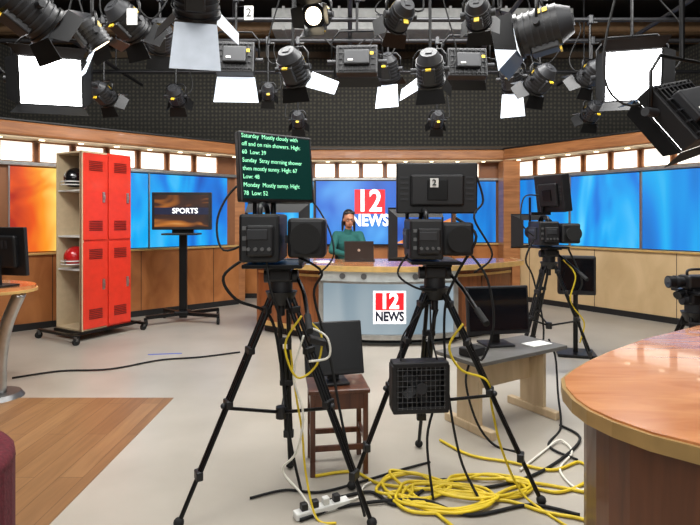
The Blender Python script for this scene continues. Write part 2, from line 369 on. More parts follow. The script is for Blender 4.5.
for sx in (-1,1):
    hp=V(sx*.09,-.02,.8); kn=V(sx*.11,-.44,.77); an=V(sx*.1,-.38,.34)
    legs+=[('c',hp,kn,.08,.055),('c',kn,an,.052,.036),('c',an+V(0,0,-.03),an+V(0,-.15,-.055),.035,.026)]
    pl+=[('c',hp,kn,.088,.062),('c',kn,an,.062,.05)]
head=[('s',h(0,.01,.025),(.074,.09,.098)),('s',h(0,-.03,-.05),(.056,.058,.062)),('c',h(0,-.082,.012),h(0,-.1,-.022),.008,.013),('s',h(-.075,.01,-.01),(.012,.018,.028)),('s',h(.075,.01,-.01),(.012,.018,.028)),('c',V(0,-.05,1.26),h(0,.015,-.05),.05,.045),('s',h(0,-.079,.03),(.05,.02,.012))]
pe=thing('person','woman in teal sweater with black hair seated working on a laptop','person',(PX,PY,0),rad(3))
blob('body',torso+arms+legs+head,.0055,SKIN,pe,4)
blob('sweater',[('s',V(0,0,.86),(.175,.135,.12)),('s',V(0,-.01,.99),(.155,.118,.16)),('s',V(0,-.04,1.14),(.172,.122,.155)),('c',V(-.13,-.05,1.245),V(.13,-.05,1.245),.068,.068),('c',V(0,-.05,1.25),V(0,-.065,1.315),.075,.06)]+sleeves,.008,TEAL,pe,5)
blob('trousers',[('s',V(0,0,.8),(.172,.13,.085))]+pl,.012,PANT,pe,4)
hr=[('s',h(0,.045,.05),(.086,.085,.09)),('s',h(-.07,.045,-.02),(.022,.045,.08)),('s',h(.07,.045,-.02),(.022,.045,.08)),('s',h(0,.085,-.04),(.07,.045,.1)),('c',h(-.082,.03,-.04),h(-.085,.02,-.16),.022,.016),('c',h(.082,.03,-.04),h(.088,.02,-.17),.022,.016),('c',h(-.06,-.035,.1),h(.06,-.035,.105),.02,.02)]
blob('hair',hr,.007,HAIR,pe,5)
mb=MB(HM)
for sx in (-1,1):
    mb.sph((sx*.03,-.077,.006),.0115,EYEW,12,8); mb.sph((sx*.03,-.0865,.004),.0042,HAIR,10,6); mb.box((sx*.03,-.097,.036),(.026,.004,.004),BROW,(0,sx*.1,0))
    mb.box((sx*.03,-.086,.0135),(.027,.01,.008),SKIN,bev=.002)
mb.part('eyes',pe)
mb=MB(HM); mb.sph((0,-.083,-.052),(.022,.01,.006),LIP,12,8); mb.sph((0,-.081,-.06),(.017,.01,.006),LIP,12,8); mb.part('lips',pe)
for sx in (-1,1): MB().box((sx*.1,-.47,.27),(.09,.25,.05),BLK,bev=.02).part('shoe',pe)
ch=thing('drafting_chair','tall black upholstered swivel chair behind the desk','chair',(PX,PY+.02,0))
MB().box((0,.02,.67),(.46,.44,.07),BLK,bev=.03).part('seat',ch)
mb=MB(); mb.box((0,.3,1.0),(.4,.06,.3),BLK,(.1,0,0),bev=.03); mb.box((0,.27,.78),(.06,.03,.3),BLKM); mb.part('backrest',ch)
MB().cyl((0,0,.06),(0,0,.66),.03,CHR).part('column',ch)
mb=MB(); mb.tor((0,-.12,.225),.33,.013,CHR); mb.box((0,-.12,.225),(.64,.02,.015),CHR); mb.part('foot_ring',ch)
mb=MB()
for i in range(5):
    a=2*math.pi*i/5; p=(math.cos(a)*.3,math.sin(a)*.3,.07); mb.cyl((0,0,.09),p,.022,BLKM); mb.cyl((p[0],p[1]-.012,.03),(p[0],p[1]+.012,.03),.03,RUB)
mb.part('base',ch)
# ---------------------------------------------------------------- lockers
u=Vector((.49,.87)).normalized(); lang=math.atan2(u.y,u.x)
lk=thing('locker_cabinet','tall red-orange metal sports lockers on a wheeled black base','locker',(-3.25,6.3,0),lang)
W,Dp,z0,z1=.69,.52,.12,2.32
mb=MB()
mb.box((.52,Dp/2,(z0+z1)/2),(W-.34,Dp-.03,z1-z0),RED); mb.box((W/2,.02,(z0+z1)/2),(W,.03,z1-z0),RED)
mb.part('locker_body',lk)
mb=MB()
mb.box((.17,Dp-.01,(z0+z1)/2),(.34,.02,z1-z0),BEI); mb.box((.17,Dp/2,z1-.01),(.34,Dp,.02),BEI); mb.box((.17,Dp/2,z0+.01),(.34,Dp,.02),BEI)
mb.box((.01,.02,(z0+z1)/2),(.02,.05,z1-z0),BEI); mb.box((.338,Dp/2,(z0+z1)/2),(.012,Dp-.03,z1-z0-.03),mat('locker_inner_panel',(130,120,108),.6))
mb.part('side_frame',lk,'beige board frame of open side compartment')
for z in (1.27,.86,1.84):
    MB().box((.17,Dp/2,z),(.32,Dp-.05,.02),WHT).part('shelf',lk,'white shelf')
for i in range(2):
    for j in range(2):
        x0=.012+i*W/2; zz0=z0+.02+j*1.09; w=W/2-.02; hh=1.06
        mb=MB(); mb.box((x0+w/2,-.006,zz0+hh/2),(w,.018,hh),RED,bev=.005)
        for zc in (zz0+hh-.2,zz0+.12):
            for q in range(6): mb.box((x0+w/2,-.019,zc+q*.022),(w*.55,.012,.006),DRED,(.5,0,0))
        d=mb.part('locker_door',lk)
        mb=MB(); mb.box((x0+w*.82,-.024,zz0+hh*.5),(.03,.02,.13),CHR,bev=.004); mb.box((x0+w*.82,-.04,zz0+hh*.5),(.016,.02,.05),CHR,bev=.003); mb.part('handle',d,'silver latch handle')
mb=MB(); mb.box((W/2,Dp/2,.1),(W+.04,Dp+.04,.035),BLKM)
wh=[(-.15,-.12),(W+.12,-.1),(-.15,Dp+.12),(W+.12,Dp+.12)]
mb.box((-.13,Dp/2,.1),(.04,Dp+.3,.03),BLKM); mb.box((W+.1,Dp/2,.1),(.04,Dp+.3,.03),BLKM); mb.box((W/2,-.0,.1),(W+.3,.03,.03),BLKM); mb.part('wheeled_base',lk)
for (x,y) in wh:
    mb=MB(); mb.cyl((x,y-.015,.042),(x,y+.015,.042),.042,RUB); mb.box((x,y,.075),(.03,.045,.05),GRY); mb.part('caster',lk)
def helmet(name,label,loc,rz,m):
    t=thing(name,label,'helmet',loc,rz,None); S=Matrix.Scale(1.12,4)
    mb=MB(S); mb.sph((0,0,.12),(.115,.135,.12),m,22,14,zmin=-.75); mb.tor((0,0,.045),.085,.012,BLK); mb.part('shell',t)
    mb=MB(S)
    for z in (.045,.08): mb.tor((0,-.02,z),.135,.006,WHT,arc=(200,340),seg=14)
    mb.cyl((0,-.155,.045),(0,-.155,.1),.006,GRY); mb.part('face_mask',t)
HR=mat('red_helmet_shell',(190,28,30),.25,coat=.6,var=.04); HB=mat('black_helmet_shell',(18,18,20),.2,coat=.7)
def lkp(x,y,z):
    return (Matrix.Translation((-3.25,6.3,0))@Matrix.Rotation(lang,4,'Z'))@Vector((x,y,z))
helmet('football_helmet','glossy black football helmet on the upper shelf',lkp(.1,.27,1.86),lang-1.3,HB)
helmet('football_helmet','red football helmet on the middle shelf',lkp(.1,.27,.88),lang-1.3,HR)
# ---------------------------------------------------------------- sports monitor cart
tv=thing('monitor_cart','flat screen on a black rolling floor stand showing SPORTS','television',(-2.42,7.5,0),rad(4))
mb=MB(); mb.box((0,0,1.6),(.84,.07,.54),BLK,bev=.01); mb.part('monitor',tv)
SPT=glow('sports_screen_graphic',[(.25,(14,10,12)),(.5,(60,28,14)),(.62,(190,110,30)),(.78,(250,220,140))],(1,1,2.6),1.6,1.0,1.0)
mb=MB(); mb.box((0,-.037,1.6),(.76,.004,.46),SPT); mb.box((0,-.04,1.6),(.76,.004,.1),mat('sports_band',(20,26,50),.4,em=.5)); mb.part('screen',tv)
MB().text('SPORTS',.105,TR(.05,-.044,1.6),LOGOW,bold=.002).part('lettering',tv)
mb=MB(); mb.box((0,.06,.8),(.11,.05,1.5),BLKM,bev=.006); mb.box((0,.05,1.35),(.3,.06,.2),BLKM); mb.part('post',tv)
MB().box((0,-.02,1.27),(.5,.3,.025),BLK,bev=.005).part('shelf',tv)
mb=MB()
feet=[(-.42,-.3),(.55,-.22),(-.34,.32),(.45,.32)]
for f in feet: mb.box((f[0]/2,f[1]/2+.02,.12),(math.hypot(*f),.06,.045),BLKM,(0,0,math.atan2(f[1],f[0])))
mb.box((0,.03,.13),(.2,.2,.06),BLKM,bev=.01); mb.part('base',tv)
for f in feet:
    mb=MB(); mb.cyl((f[0]-.015,f[1],.05),(f[0]+.015,f[1],.05),.05,RUB); mb.box((f[0],f[1],.1),(.04,.03,.04),BLKM); mb.part('caster',tv)
# ---------------------------------------------------------------- side desk (partly in view) + monitor
sd=thing('side_desk','wood-topped desk with gold edge on curved silver pedestal','desk',(-3.40,4.35,0))
P=[(.72*math.cos(a),.42*math.sin(a)) for a in [2*math.pi*i/40 for i in range(40)]]
mb=MB(); mb.prism([(p[0]*1.02,p[1]) for p in P],.905,.935,WOODT); mb.part('desk_top',sd)
mb=MB(); mb.prism([(p[0]*1.04,p[1]*1.03) for p in P],.885,.908,GOLD); mb.part('edge_band',sd)
for x in (-.45,.45):
    sx=1 if x>0 else -1
    mb=MB(); mb.tube([(x+.22*sx,-.05,.88),(x+.1*sx,-.03,.62),(x+.03*sx,0,.35),(x+.02,0,.04)],.05,CHR,12); mb.tube([(x-.1*sx,.05,.88),(x-.05*sx,.02,.6),(x,0,.3)],.035,CHR,10)
    mb.cyl((x,0,0),(x,0,.04),.2,GRY,.17,24); mb.part('pedestal',sd)
def monitor(name,label,loc,rz,w,hh,tilt=0,stand=.08,screenmat=None):
    t=thing(name,label,'monitor',loc,rz)
    T=TR(0,0,stand)@RX(tilt)@TR(0,0,hh/2)
    mb=MB(T); mb.box((0,0,0),(w,.035,hh),BLK,bev=.008); mb.box((0,.03,0),(w*.72,.05,hh*.66),BLK,bev=.015)
    for q in range(6): mb.box((-w*.2+q*w*.08,.056,hh*.15),(w*.04,.004,hh*.16),DRK)
    mb.part('casing',t)
    MB(T).box((0,-.0185,0.006),(w-.035,.003,hh-.05),screenmat or SCRK).part('screen',t)
    mb=MB(); mb.box((0,.05,.008),(w*.45,.2,.016),BLK,bev=.005); mb.box((0,.065,stand/2+hh*.2),(.07,.03,stand+hh*.4),BLK,(rad(tilt)*.5,0,0),bev=.005); mb.part('stand',t)
    return t
monitor('desktop_monitor','black monitor turned away on the side desk',(-2.88,4.33,.936),rad(165),.5,.4,-4,stand=.09)
# ---------------------------------------------------------------- studio camera rigs
def tripod(par,apex,feet,cx,cy):
    A=Vector((0,0,apex))
    for f in feet:
        f=Vector((f[0]-cx,f[1]-cy,.02)); out=Vector((f.x,f.y,0)).normalized(); side=Vector((-out.y,out.x,0))
        top=A+out*.055+Vector((0,0,-.02)); mid=top.lerp(f,.5)
        mb=MB()
        for q in (-.026,.026): mb.cyl(top+side*q,mid+side*q*.9,.0125,BLKM)
        for q in (.12,.5,.98): mb.box(top.lerp(mid,q),(.075,.034,.035),BLK,(0,0,math.atan2(side.y,side.x)),bev=.006)
        mb.cyl(top.lerp(f,.3),top.lerp(f,.8),.0125,BLKM)
        for q in (-.016,.016): mb.cyl(mid+side*q,top.lerp(f,.82)+side*q,.0095,BLKM)
        mb.box(top.lerp(f,.8),(.06,.034,.045),BLK,(0,0,math.atan2(side.y,side.x)),bev=.006)
        mb.cyl(top.lerp(f,.8),f,.0115,BLKM); mb.sph(top.lerp(f,.5)+out*.02,.015,DRK,10,6)
        mb.sph(f+Vector((0,0,.005)),(.026,.026,.024),RUB,12,8); mb.part('leg',par)
    mb=MB(); hub=Vector((0,0,apex*.42)); mb.cyl(hub-Vector((0,0,.03)),hub+Vector((0,0,.03)),.03,BLK)
    for f in feet:
        f=Vector((f[0]-cx,f[1]-cy,.02)); out=Vector((f.x,f.y,0)).normalized(); top=A+out*.055
        mb.cyl(hub,top.lerp(f,.52),.009,BLKM)
    mb.part('spreader',par)
    mb=MB(); mb.cyl((0,0,apex-.06),(0,0,apex+.01),.055,BLK,.085,20); mb.cyl((0,0,apex+.01),(0,0,apex+.07),.06,DRK,.06,20); mb.cyl((0,0,apex-.12),(0,0,apex-.06),.02,BLK)
    mb.box((0,0,apex+.1),(.12,.14,.07),BLK,bev=.012); mb.cyl((-.09,0,apex+.09),(.09,0,apex+.09),.035,DRK); mb.box((0,0,apex+.145),(.14,.3,.02),BLKM,bev=.004); mb.part('fluid_head',par)
    mb=MB(); mb.tube([(.08,0,apex+.09),(.13,-.12,apex+.02),(.17,-.34,apex-.08)],.011,BLKM,8); mb.cyl((.165,-.31,apex-.065),(.185,-.42,apex-.115),.017,RUB); mb.part('pan_handle',par)
def camera(par,z,sc=1.0,xo=0,hx=.1):
    T=TR(xo,0,z)@Matrix.Scale(sc,4)
    mb=MB(T); mb.box((-.06,-.06,.13),(.2,.34,.24),BLK,bev=.015); mb.box((-.05,-.25,.12),(.13,.06,.15),BLK,bev=.01)
    for i in range(4): mb.cyl((-.1+.033*i,-.28,.08),(-.1+.033*i,-.295,.08),.009,GRY)
    mb.box((-.06,-.283,.15),(.1,.01,.05),DRK,bev=.003); mb.box((-.165,-.05,.13),(.015,.2,.12),DRK,bev=.004)
    for i in range(3): mb.box((-.13,-.235,.08+.05*i),(.02,.012,.02),GRY)
    for i in range(5): mb.box((-.174,-.12+.035*i,.16),(.006,.02,.02),GRY)
    mb.part('camera_body',par)
    mb=MB(T); mb.tube([(-.06,-.2,.24),(-.06,-.18,.29),(-.06,-.02,.3),(-.06,.06,.24)],.014,BLK,8); mb.part('carry_handle',par)
    mb=MB(T); mb.cyl((-.06,.1,.13),(-.06,.3,.13),.055,BLK,.07,20); mb.cyl((-.06,.16,.13),(-.06,.2,.13),.066,DRK); mb.cyl((-.06,.3,.13),(-.06,.302,.13),.062,GLASS); mb.part('lens',par)
    mb=MB(T); mb.raw([(-.2,.12,-.0),(.1,.12,-.0),(.1,.12,.26),(-.2,.12,.26),(-.24,.42,-.04),(.14,.42,-.04),(.14,.42,.32),(-.24,.42,.32)],[[0,1,5,4],[1,2,6,5],[2,3,7,6],[3,0,4,7]],RUB); mb.box((-.05,.42,-.04),(.38,.02,.02),BLK); mb.box((-.05,.42,.32),(.38,.02,.02),BLK); mb.part('prompter_hood',par)
    mb=MB(T); mb.box((hx+.07,-.1,.13),(.19,.2,.2),BLK,bev=.02); mb.cyl((hx+.07,-.2,.13),(hx+.07,-.27,.13),.06,RUB,.075,20); mb.cyl((hx+.07,-.262,.13),(hx+.07,-.268,.13),.055,GLASS); mb.box((hx-.02,-.06,.12),(.06,.05,.04),DRK); mb.part('viewfinder',par)
    mb=MB(T); mb.box((0,0,-.012),(.3,.42,.02),BLKM,bev=.004); mb.cyl((-.14,.1,-.01),(-.14,.1,.5),.012,BLKM); mb.box((-.06,.02,.33),(.2,.05,.03),BLKM); mb.cyl((-.03,.05,.24),(-.03,.05,.42),.015,BLKM); mb.part('mounting_plate',par)
def rigmon(par,T,w,hh,thick=.05,back=False,smat=None):
    mb=MB(T); mb.box((0,0,0),(w,thick,hh),BLK,bev=.008)
    if back:
        mb.box((0,-thick*.5-.012,-.01),(w*.66,.03,hh*.62),BLK,bev=.012); mb.box((0,-thick*.5-.03,-.01),(.11,.012,.11),BLKM,bev=.003)
        for sx in (-1,1):
            for q in range(5): mb.box((sx*w*.4,-thick*.5-.002,-.06+q*.03),(w*.1,.004,.012),DRK)
    mn=mb.part('monitor',par)
    sgn=1 if back else -1
    MB(T).box((0,sgn*(thick/2+.001),0),(w-.03,.003,hh-.03),smat or SCRK).part('screen',mn)
    return mn
# first rig
cx,cy=-.367,2.78
f1=[(-.83,2.52),(.106,2.52),(-.36,3.12)]
r1=thing('studio_camera','black studio camera with prompter text screen on tall tripod','camera',(cx,cy,0))
tripod(r1,1.1,f1,cx,cy); camera(r1,1.27,1.0,-.02,.1)
TEALS=mat('prompter_screen_glow',(8,34,32),.25,em=.4,emc=(12,60,52),var=.1)
TT=TR(-.025,-.04,1.76)@RZ(36)@RX(-6)
mn=rigmon(r1,TT,.43,.36,.05,False,TEALS)
TXT=mat('prompter_green_text',(150,240,190),.5,em=.8,emc=(150,245,190),var=.0)
mb=MB(TT)
for i,s in enumerate(["Saturday  Mostly cloudy with","off and on rain showers. High:","60  Low: 39","Sunday  Stray morning shower","then mostly sunny. High: 67","Low: 48","Monday  Mostly sunny. High:","78  Low: 52"]):
    mb.text(s,.031,TR(-.2,-.028,.155-i*.042),TXT,'LEFT',.0,.0004,.9)
mb.part('lettering',mn,'pale green prompter text')
mb=MB()
mb.tube([(-.1,-.2,1.4),(-.26,-.2,1.34),(-.3,-.16,1.5),(-.22,-.1,1.66),(-.1,-.02,1.68)],.006,RUB)
mb.tube([(-.16,-.1,1.3),(-.28,-.12,1.2),(-.22,-.1,1.08),(-.06,-.02,.98),(0,0,.7),(.05,0,.3),(.1,.05,.02)],.008,RUB)
mb.tube([(.1,-.1,1.3),(.22,-.08,1.22),(.18,-.08,1.1),(.26,-.1,.8),(.34,-.14,.4),(.44,-.2,.02)],.007,RUB)
mb.tube([(-.05,-.2,1.32),(-.02,-.26,1.16),(.02,-.2,1.0),(.02,-.05,.9)],.006,RUB)
mb.tube([(.0,.03,1.66),(.15,.06,1.6),(.25,0,1.45),(.28,-.04,1.3),(.2,-.02,1.2)],.005,RUB)
mb.part('camera_cable',r1)
mb=MB(); mb.tube([(.12,-.12,1.0),(.04,-.16,.86),(.1,-.17,.7),(.2,-.15,.76),(.22,-.12,.9),(.14,-.1,.98)],.006,YEL); mb.tube([(.06,-.1,.82),(.09,-.12,.6),(.12,-.1,.4),(.14,-.12,.2),(.2,-.2,.012),(.3,-.24,.01)],.006,YEL); mb.part('yellow_cable',r1)
mb=MB(); mb.tube([(.16,-.15,.95),(.25,-.16,.9),(.26,-.16,.8),(.16,-.17,.78)],.006,WCB); mb.tube([(.13,-.12,.9),(.08,-.14,.7),(.13,-.14,.5),(.09,-.12,.3),(.02,-.1,.2),(.12,-.14,.1),(.2,-.2,.01)],.006,WCB); mb.box((.2,-.15,.88),(.09,.05,.03),BLK,(.2,.3,.4),bev=.006); mb.part('white_cable',r1)
# second rig
cx,cy=.48,2.95
f2=[(.01,2.87),(1.0,2.72),(.45,3.4)]
r2=thing('studio_camera','black studio camera with prompter monitor seen from behind on tripod','camera',(cx,cy,0))
tripod(r2,1.1,f2,cx,cy); camera(r2,1.27,.9,-.02,.06)
T2=TR(-.0,-.06,1.665)@RZ(-2)@RX(3)
mn=rigmon(r2,T2,.445,.28,.05,True)
mb=MB(T2); mb.box((-.02,-.066,.03),(.045,.003,.05),WHT); mb.text('2',.045,TR(-.02,-.07,.03),BLK,bold=.001); mb.part('number_label',mn)
mb=MB(); mb.tube([(.2,-.08,1.78),(.26,-.06,1.6),(.2,-.1,1.5),(.3,-.1,1.3),(.2,-.1,1.2)],.006,RUB); mb.tube([(.1,-.1,1.5),(.2,-.15,1.4),(.1,-.14,1.2),(.04,-.1,1.0),(.06,-.05,.6),(.12,-.1,.2),(.2,-.2,.02)],.008,RUB)
mb.tube([(.2,0,1.3),(.3,.0,1.15),(.33,-.02,.9),(.26,-.02,.7),(.2,0,.8)],.007,RUB); mb.tube([(-.15,-.1,1.32),(-.22,-.12,1.2),(-.12,-.12,1.12),(0,-.08,1.1)],.006,RUB); mb.tube([(0,-.1,1.0),(-.05,-.1,.8),(.0,-.08,.55),(-.06,-.12,.3),(-.04,-.2,.01)],.007,RUB); mb.part('camera_cable',r2)
mb=MB(); mb.tube([(.14,-.1,.92),(.06,-.12,.8),(.12,-.14,.68),(.26,-.14,.62),(.3,-.1,.45),(.34,-.14,.25),(.42,-.2,.06),(.5,-.3,.012),(.6,-.5,.012)],.007,YEL); mb.part('yellow_cable',r2)
# third rig
cx,cy=1.95,5.1
f3=[(2.33,4.85),(1.6,4.98),(1.95,5.65)]
r3=thing('studio_camera','black studio camera on tripod angled sideways beside the set','camera',(cx,cy,0))
tripod(r3,1.06,f3,cx,cy); camera(r3,1.23,.95,-.02,.1)
rigmon(r3,TR(.03,-.02,1.74)@RZ(-66)@RX(8),.36,.36,.1,True)
mb=MB(); mb.tube([(-.15,-.1,1.3),(-.3,-.1,1.45),(-.26,-.05,1.7),(-.1,0,1.72)],.007,RUB); mb.tube([(-.18,-.1,1.3),(-.26,-.1,1.1),(-.15,0,.9),(-.05,0,.4),(-.15,-.1,.02)],.009,RUB); mb.tube([(.15,-.1,1.2),(.28,-.1,.9),(.25,-.05,.7),(.3,-.1,.3),(.4,-.2,.02)],.009,RUB); mb.part('camera_cable',r3)
mb=MB(); mb.tube([(.1,-.1,1.1),(.2,-.14,.95),(.16,-.12,.7),(.3,-.1,.5),(.26,-.1,.3)],.007,YEL); mb.part('yellow_cable',r3)
# ---------------------------------------------------------------- fan between tripod legs
fn=thing('box_fan','small black box fan with wire grille hanging on tripod','fan',(.37,2.78,.055),rad(6))
mb=MB(); 
for (c,s) in (((0,0,.67),(.3,.1,.03)),((0,0,.43),(.3,.1,.03)),((-.14,0,.55),(.03,.1,.24)),((.14,0,.55),(.03,.1,.24))): mb.box(c,s,BLK,bev=.006)
mb.box((0,.045,.55),(.26,.006,.22),BLK); mb.part('housing',fn)
mb=MB()
for i in range(11): mb.cyl((-.125+i*.025,-.05,.44),(-.125+i*.025,-.05,.66),.0018,GRY,seg=6)
for i in range(8): mb.cyl((-.13,-.052,.45+i*.028),(.13,-.052,.45+i*.028),.0018,DRK,seg=6)
mb.cyl((0,-.05,.55),(0,-.06,.55),.03,DRK); mb.part('grille',fn)
for i in range(5):
    a=2*math.pi*i/5; MB().box((math.cos(a)*.055,0,.55+math.sin(a)*.055),(.09,.008,.05),DRK,(.4,-a,0),bev=.003).part('fan_blade',fn)
MB().cyl((0,-.03,.55),(0,.04,.55),.025,DRK).part('motor',fn)
for s_ in (-.1,.1): MB().tube([(s_,0,.68),(s_*.8,.05,.8),(s_*.3+.06,.11,.92),(.1,.16,.98)],.005,RUB).part('hanging_strap',fn)
# ---------------------------------------------------------------- stool with monitor
st=thing('wooden_stool','small dark brown wooden stand holding a monitor','stool',(-.08,3.16,0),rad(8))
MB().box((0,0,.49),(.36,.3,.025),WOODB,bev=.005).part('seat',st)
for sx in (-1,1):
    for sy in (-1,1): MB().box((sx*.155,sy*.125,.24),(.03,.03,.48),WOODB,bev=.004).part('leg',st)
for sy in (-1,1): MB().box((0,sy*.125,.43),(.28,.02,.09),WOODB).part('rail',st); MB().box((0,sy*.125,.16),(.28,.018,.03),WOODB).part('rail',st)
for sx in (-1,1): MB().box((sx*.155,0,.43),(.02,.22,.09),WOODB).part('rail',st); MB().box((sx*.155,0,.2),(.018,.22,.03),WOODB).part('rail',st)
SCRM=mat('matte_dark_screen',(14,16,19),.45,var=.2)
monitor('desktop_monitor','black flat monitor leaning back on the small wooden stand',(-.09,3.13,.503),rad(14),.36,.32,-16,stand=.05,screenmat=SCRM)
# ---------------------------------------------------------------- low table with monitor
tb=thing('low_table','low grey-topped table with light maple slab legs','table',(1.135,3.87,0),rad(32))
MB().box((0,0,.52),(.95,.42,.028),mat('grey_laminate',(92,90,86),.4),bev=.004).part('table_top',tb)
for sx in (-1,1):
    MB().box((sx*.34,0,.28),(.035,.22,.46),MAPLE,bev=.004).part('leg',tb)
    MB().box((sx*.34,0,.03),(.06,.46,.06),MAPLE,bev=.008).part('foot',tb)
MB().box((0,.03,.34),(.66,.025,.16),MAPLE).part('modesty_panel',tb)
monitor('desktop_monitor','wide black monitor standing on the low table',(1.12,3.92,.535),rad(10),.5,.36,-6,stand=.09)
mb=MB(); mb.box((0,0,.003),(.2,.12,.005),WHT); mb.top('paper_sheets','white paper lying on the low table','paper',(1.43,3.98,.535),.5)
mb=MB(); mb.box((0,0,.03),(.16,.12,.06),BLK,bev=.012); mb.tube([(.05,0,.06),(.12,.05,.02),(.2,0,.01)],.006,RUB); mb.top('power_adapter','black power adapter block with cord on the table','adapter',(.86,3.66,.535),.7)
# ---------------------------------------------------------------- curved foreground desk
fd=thing('curved_desk','glossy orange-brown wood desk with rounded end and pale edge','desk',(0,0,0))
bd=[(1.6,.95),(1.2,1.08),(1.0,1.19),(.871,1.294),(.79,1.37),(.735,1.46),(.705,1.55),(.7,1.64),(.715,1.75),(.75,1.85),(.82,1.94),(.93,2.06),(1.1,2.22),(1.378,2.45),(1.864,2.77),(2.4,3.05),(3.1,3.3),(3.5,2.4),(3.1,1.3),(2.4,.9)]
def inset(poly,d):
    n=len(poly); out=[]
    for i in range(n):
        a=Vector(poly[i-1]);b_=Vector(poly[i]);c=Vector(poly[(i+1)%n]); t=(c-a).normalized(); nn=Vector((t.y,-t.x)); out.append(tuple(b_+nn*d))
    return out
area_=sum(bd[i][0]*bd[(i+1)%len(bd)][1]-bd[(i+1)%len(bd)][0]*bd[i][1] for i in range(len(bd)))
sg=1 if area_<0 else -1
mb=MB(); mb.prism(inset(bd,sg*.012),.905,.934,WOODT); mb.part('desk_top',fd)
EDGE=mat('pale_brass_edge',(182,150,98),.3,.5)
mb=MB(); mb.prism(bd,.885,.928,EDGE); mb.part('edge_band',fd)
mb=MB(); mb.prism(inset(bd,sg*.075),.0,.89,WOODN); mb.part('desk_body',fd)
# ---------------------------------------------------------------- maroon chair
mc=thing('armchair','maroon fabric armchair with rounded back','chair',(-1.785,1.98,0),rad(-20))
mb=MB()
mb.prism([(math.cos(a)*.36,math.sin(a)*.36) for a in [2*math.pi*i/28 for i in range(28)]],.36,.46,MAR); mb.part('seat',mc)
mb=MB(); n=20; o_=[];i_=[]
for i in range(n+1):
    a=rad(-70+i*220/n); o_.append((math.cos(a)*.43,math.sin(a)*.43)); i_.append((math.cos(a)*.34,math.sin(a)*.34))
mb.prism(o_+i_[::-1],.2,.51,MAR); mb.tube([((a[0]+b2[0])/2,(a[1]+b2[1])/2,.51) for a,b2 in zip(o_,i_)],.048,MAR,10,smooth=False); mb.part('backrest',mc)
mb=MB(); mb.prism([(math.cos(a)*.33,math.sin(a)*.33) for a in [2*math.pi*i/28 for i in range(28)]],.2,.37,MAR); mb.part('seat_base',mc)
for a in (45,135,225,315): MB().cyl((math.cos(rad(a))*.26,math.sin(rad(a))*.26,0),(math.cos(rad(a))*.24,math.sin(rad(a))*.24,.22),.018,BLK,.025).part('leg',mc)
# ---------------------------------------------------------------- camcorder behind foreground desk
cx,cy=2.32,3.5
cc=thing('camcorder','compact black camcorder on a light tripod behind the curved desk','camera',(cx,cy,0))
tripod(cc,.86,[(cx-.1,cy-.18),(cx+.4,cy+.2),(cx-.2,cy+.35)],cx,cy)
mb=MB(); mb.box((.02,0,1.07),(.2,.13,.09),BLK,bev=.015); mb.box((.0,0,1.02),(.1,.12,.04),BLK,bev=.01); mb.part('camera_body',cc)
mb=MB(); mb.cyl((-.08,0,1.07),(-.18,0,1.07),.034,BLK,.042,18); mb.cyl((-.12,0,1.07),(-.14,0,1.07),.044,DRK); mb.cyl((-.18,0,1.07),(-.183,0,1.07),.036,GLASS); mb.part('lens',cc)
mb=MB(); mb.tube([(-.05,0,1.11),(-.04,0,1.15),(.08,0,1.15),(.1,0,1.11)],.009,BLK,8); mb.part('carry_handle',cc)
mb=MB(); mb.cyl((-.08,.0,1.0),(-.13,-.02,.98),.025,BLK,.03); mb.box((-.05,0,1.0),(.06,.05,.04),DRK,bev=.01); mb.part('lamp',cc)
# ---------------------------------------------------------------- floor monitor on stand near right wall
fm=thing('floor_monitor','boxy black monitor on a black stand near the tan wall','monitor',(2.46,5.65,0),rad(-15))
mb=MB(); mb.box((0,0,.88),(.38,.1,.42),BLK,bev=.015); mb.box((0,.1,.88),(.3,.14,.34),BLK,bev=.03,); mb.part('casing',fm)
MB().box((0,-.052,.89),(.33,.004,.34),SCRK).part('screen',fm)
mb=MB(); mb.cyl((0,.06,.03),(0,.06,.7),.025,BLKM); mb.box((0,.06,.02),(.4,.34,.03),BLKM,bev=.008); mb.part('stand',fm)
# ---------------------------------------------------------------- floor cables
def cable(name,label,pts,r,m,group=None): MB().tube(pts,r,m,7,n=8).top(name,label,'cable',group=group)
def coil(cx,cy,R,turns,seed,el=.6):
    rnd=random.Random(seed); P=[]; n=9
    for i in range(int(turns*n)):
        a=2*math.pi*i/n; rr=R*(1+rnd.uniform(-.22,.22)); P.append((cx+rr*math.cos(a)+rnd.uniform(-.03,.03),cy+rr*el*math.sin(a),.012+.004*(i/n)+rnd.uniform(0,.006)))
    return P
g='cables on the studio floor'
cable('cable','yellow cable coiled in loose loops on the floor',coil(.5,2.76,.24,4.2,1,.55)+[(.2,2.9,.012),(.02,3.05,.012),(-.2,3.0,.012)],.009,YEL,g)
cable('cable','yellow cable coiled in loose loops on the floor',coil(.74,2.86,.24,3.3,5,.5)+[(1.1,2.9,.012),(1.32,2.8,.012)],.009,YEL,g)
cable('cable','yellow cable coiled in loose loops on the floor',coil(.36,2.86,.17,2.5,9,.8)+[(.5,2.5,.012),(.62,2.3,.012)],.009,YEL,g)
cable('cable','yellow cable running across the floor under the table',[fl(440,440,.012),fl(470,455,.012),fl(510,462,.012),fl(552,470,.012),fl(580,462,.012),fl(590,478,.012),fl(560,492,.012),fl(520,486,.012),fl(490,498,.012)],.009,YEL,g)
cable('cable','yellow cable running across the floor',[fl(455,512,.012),fl(500,500,.012),fl(545,512,.012),fl(585,520,.012),fl(610,535,.012)],.009,YEL,g)
cable('cable','black cable snaking across the floor to the locker',[fl(12,378,.012),fl(60,371,.012),fl(110,369,.012),fl(160,360,.012),fl(200,357,.012),fl(240,352,.012)],.009,RUB,g)
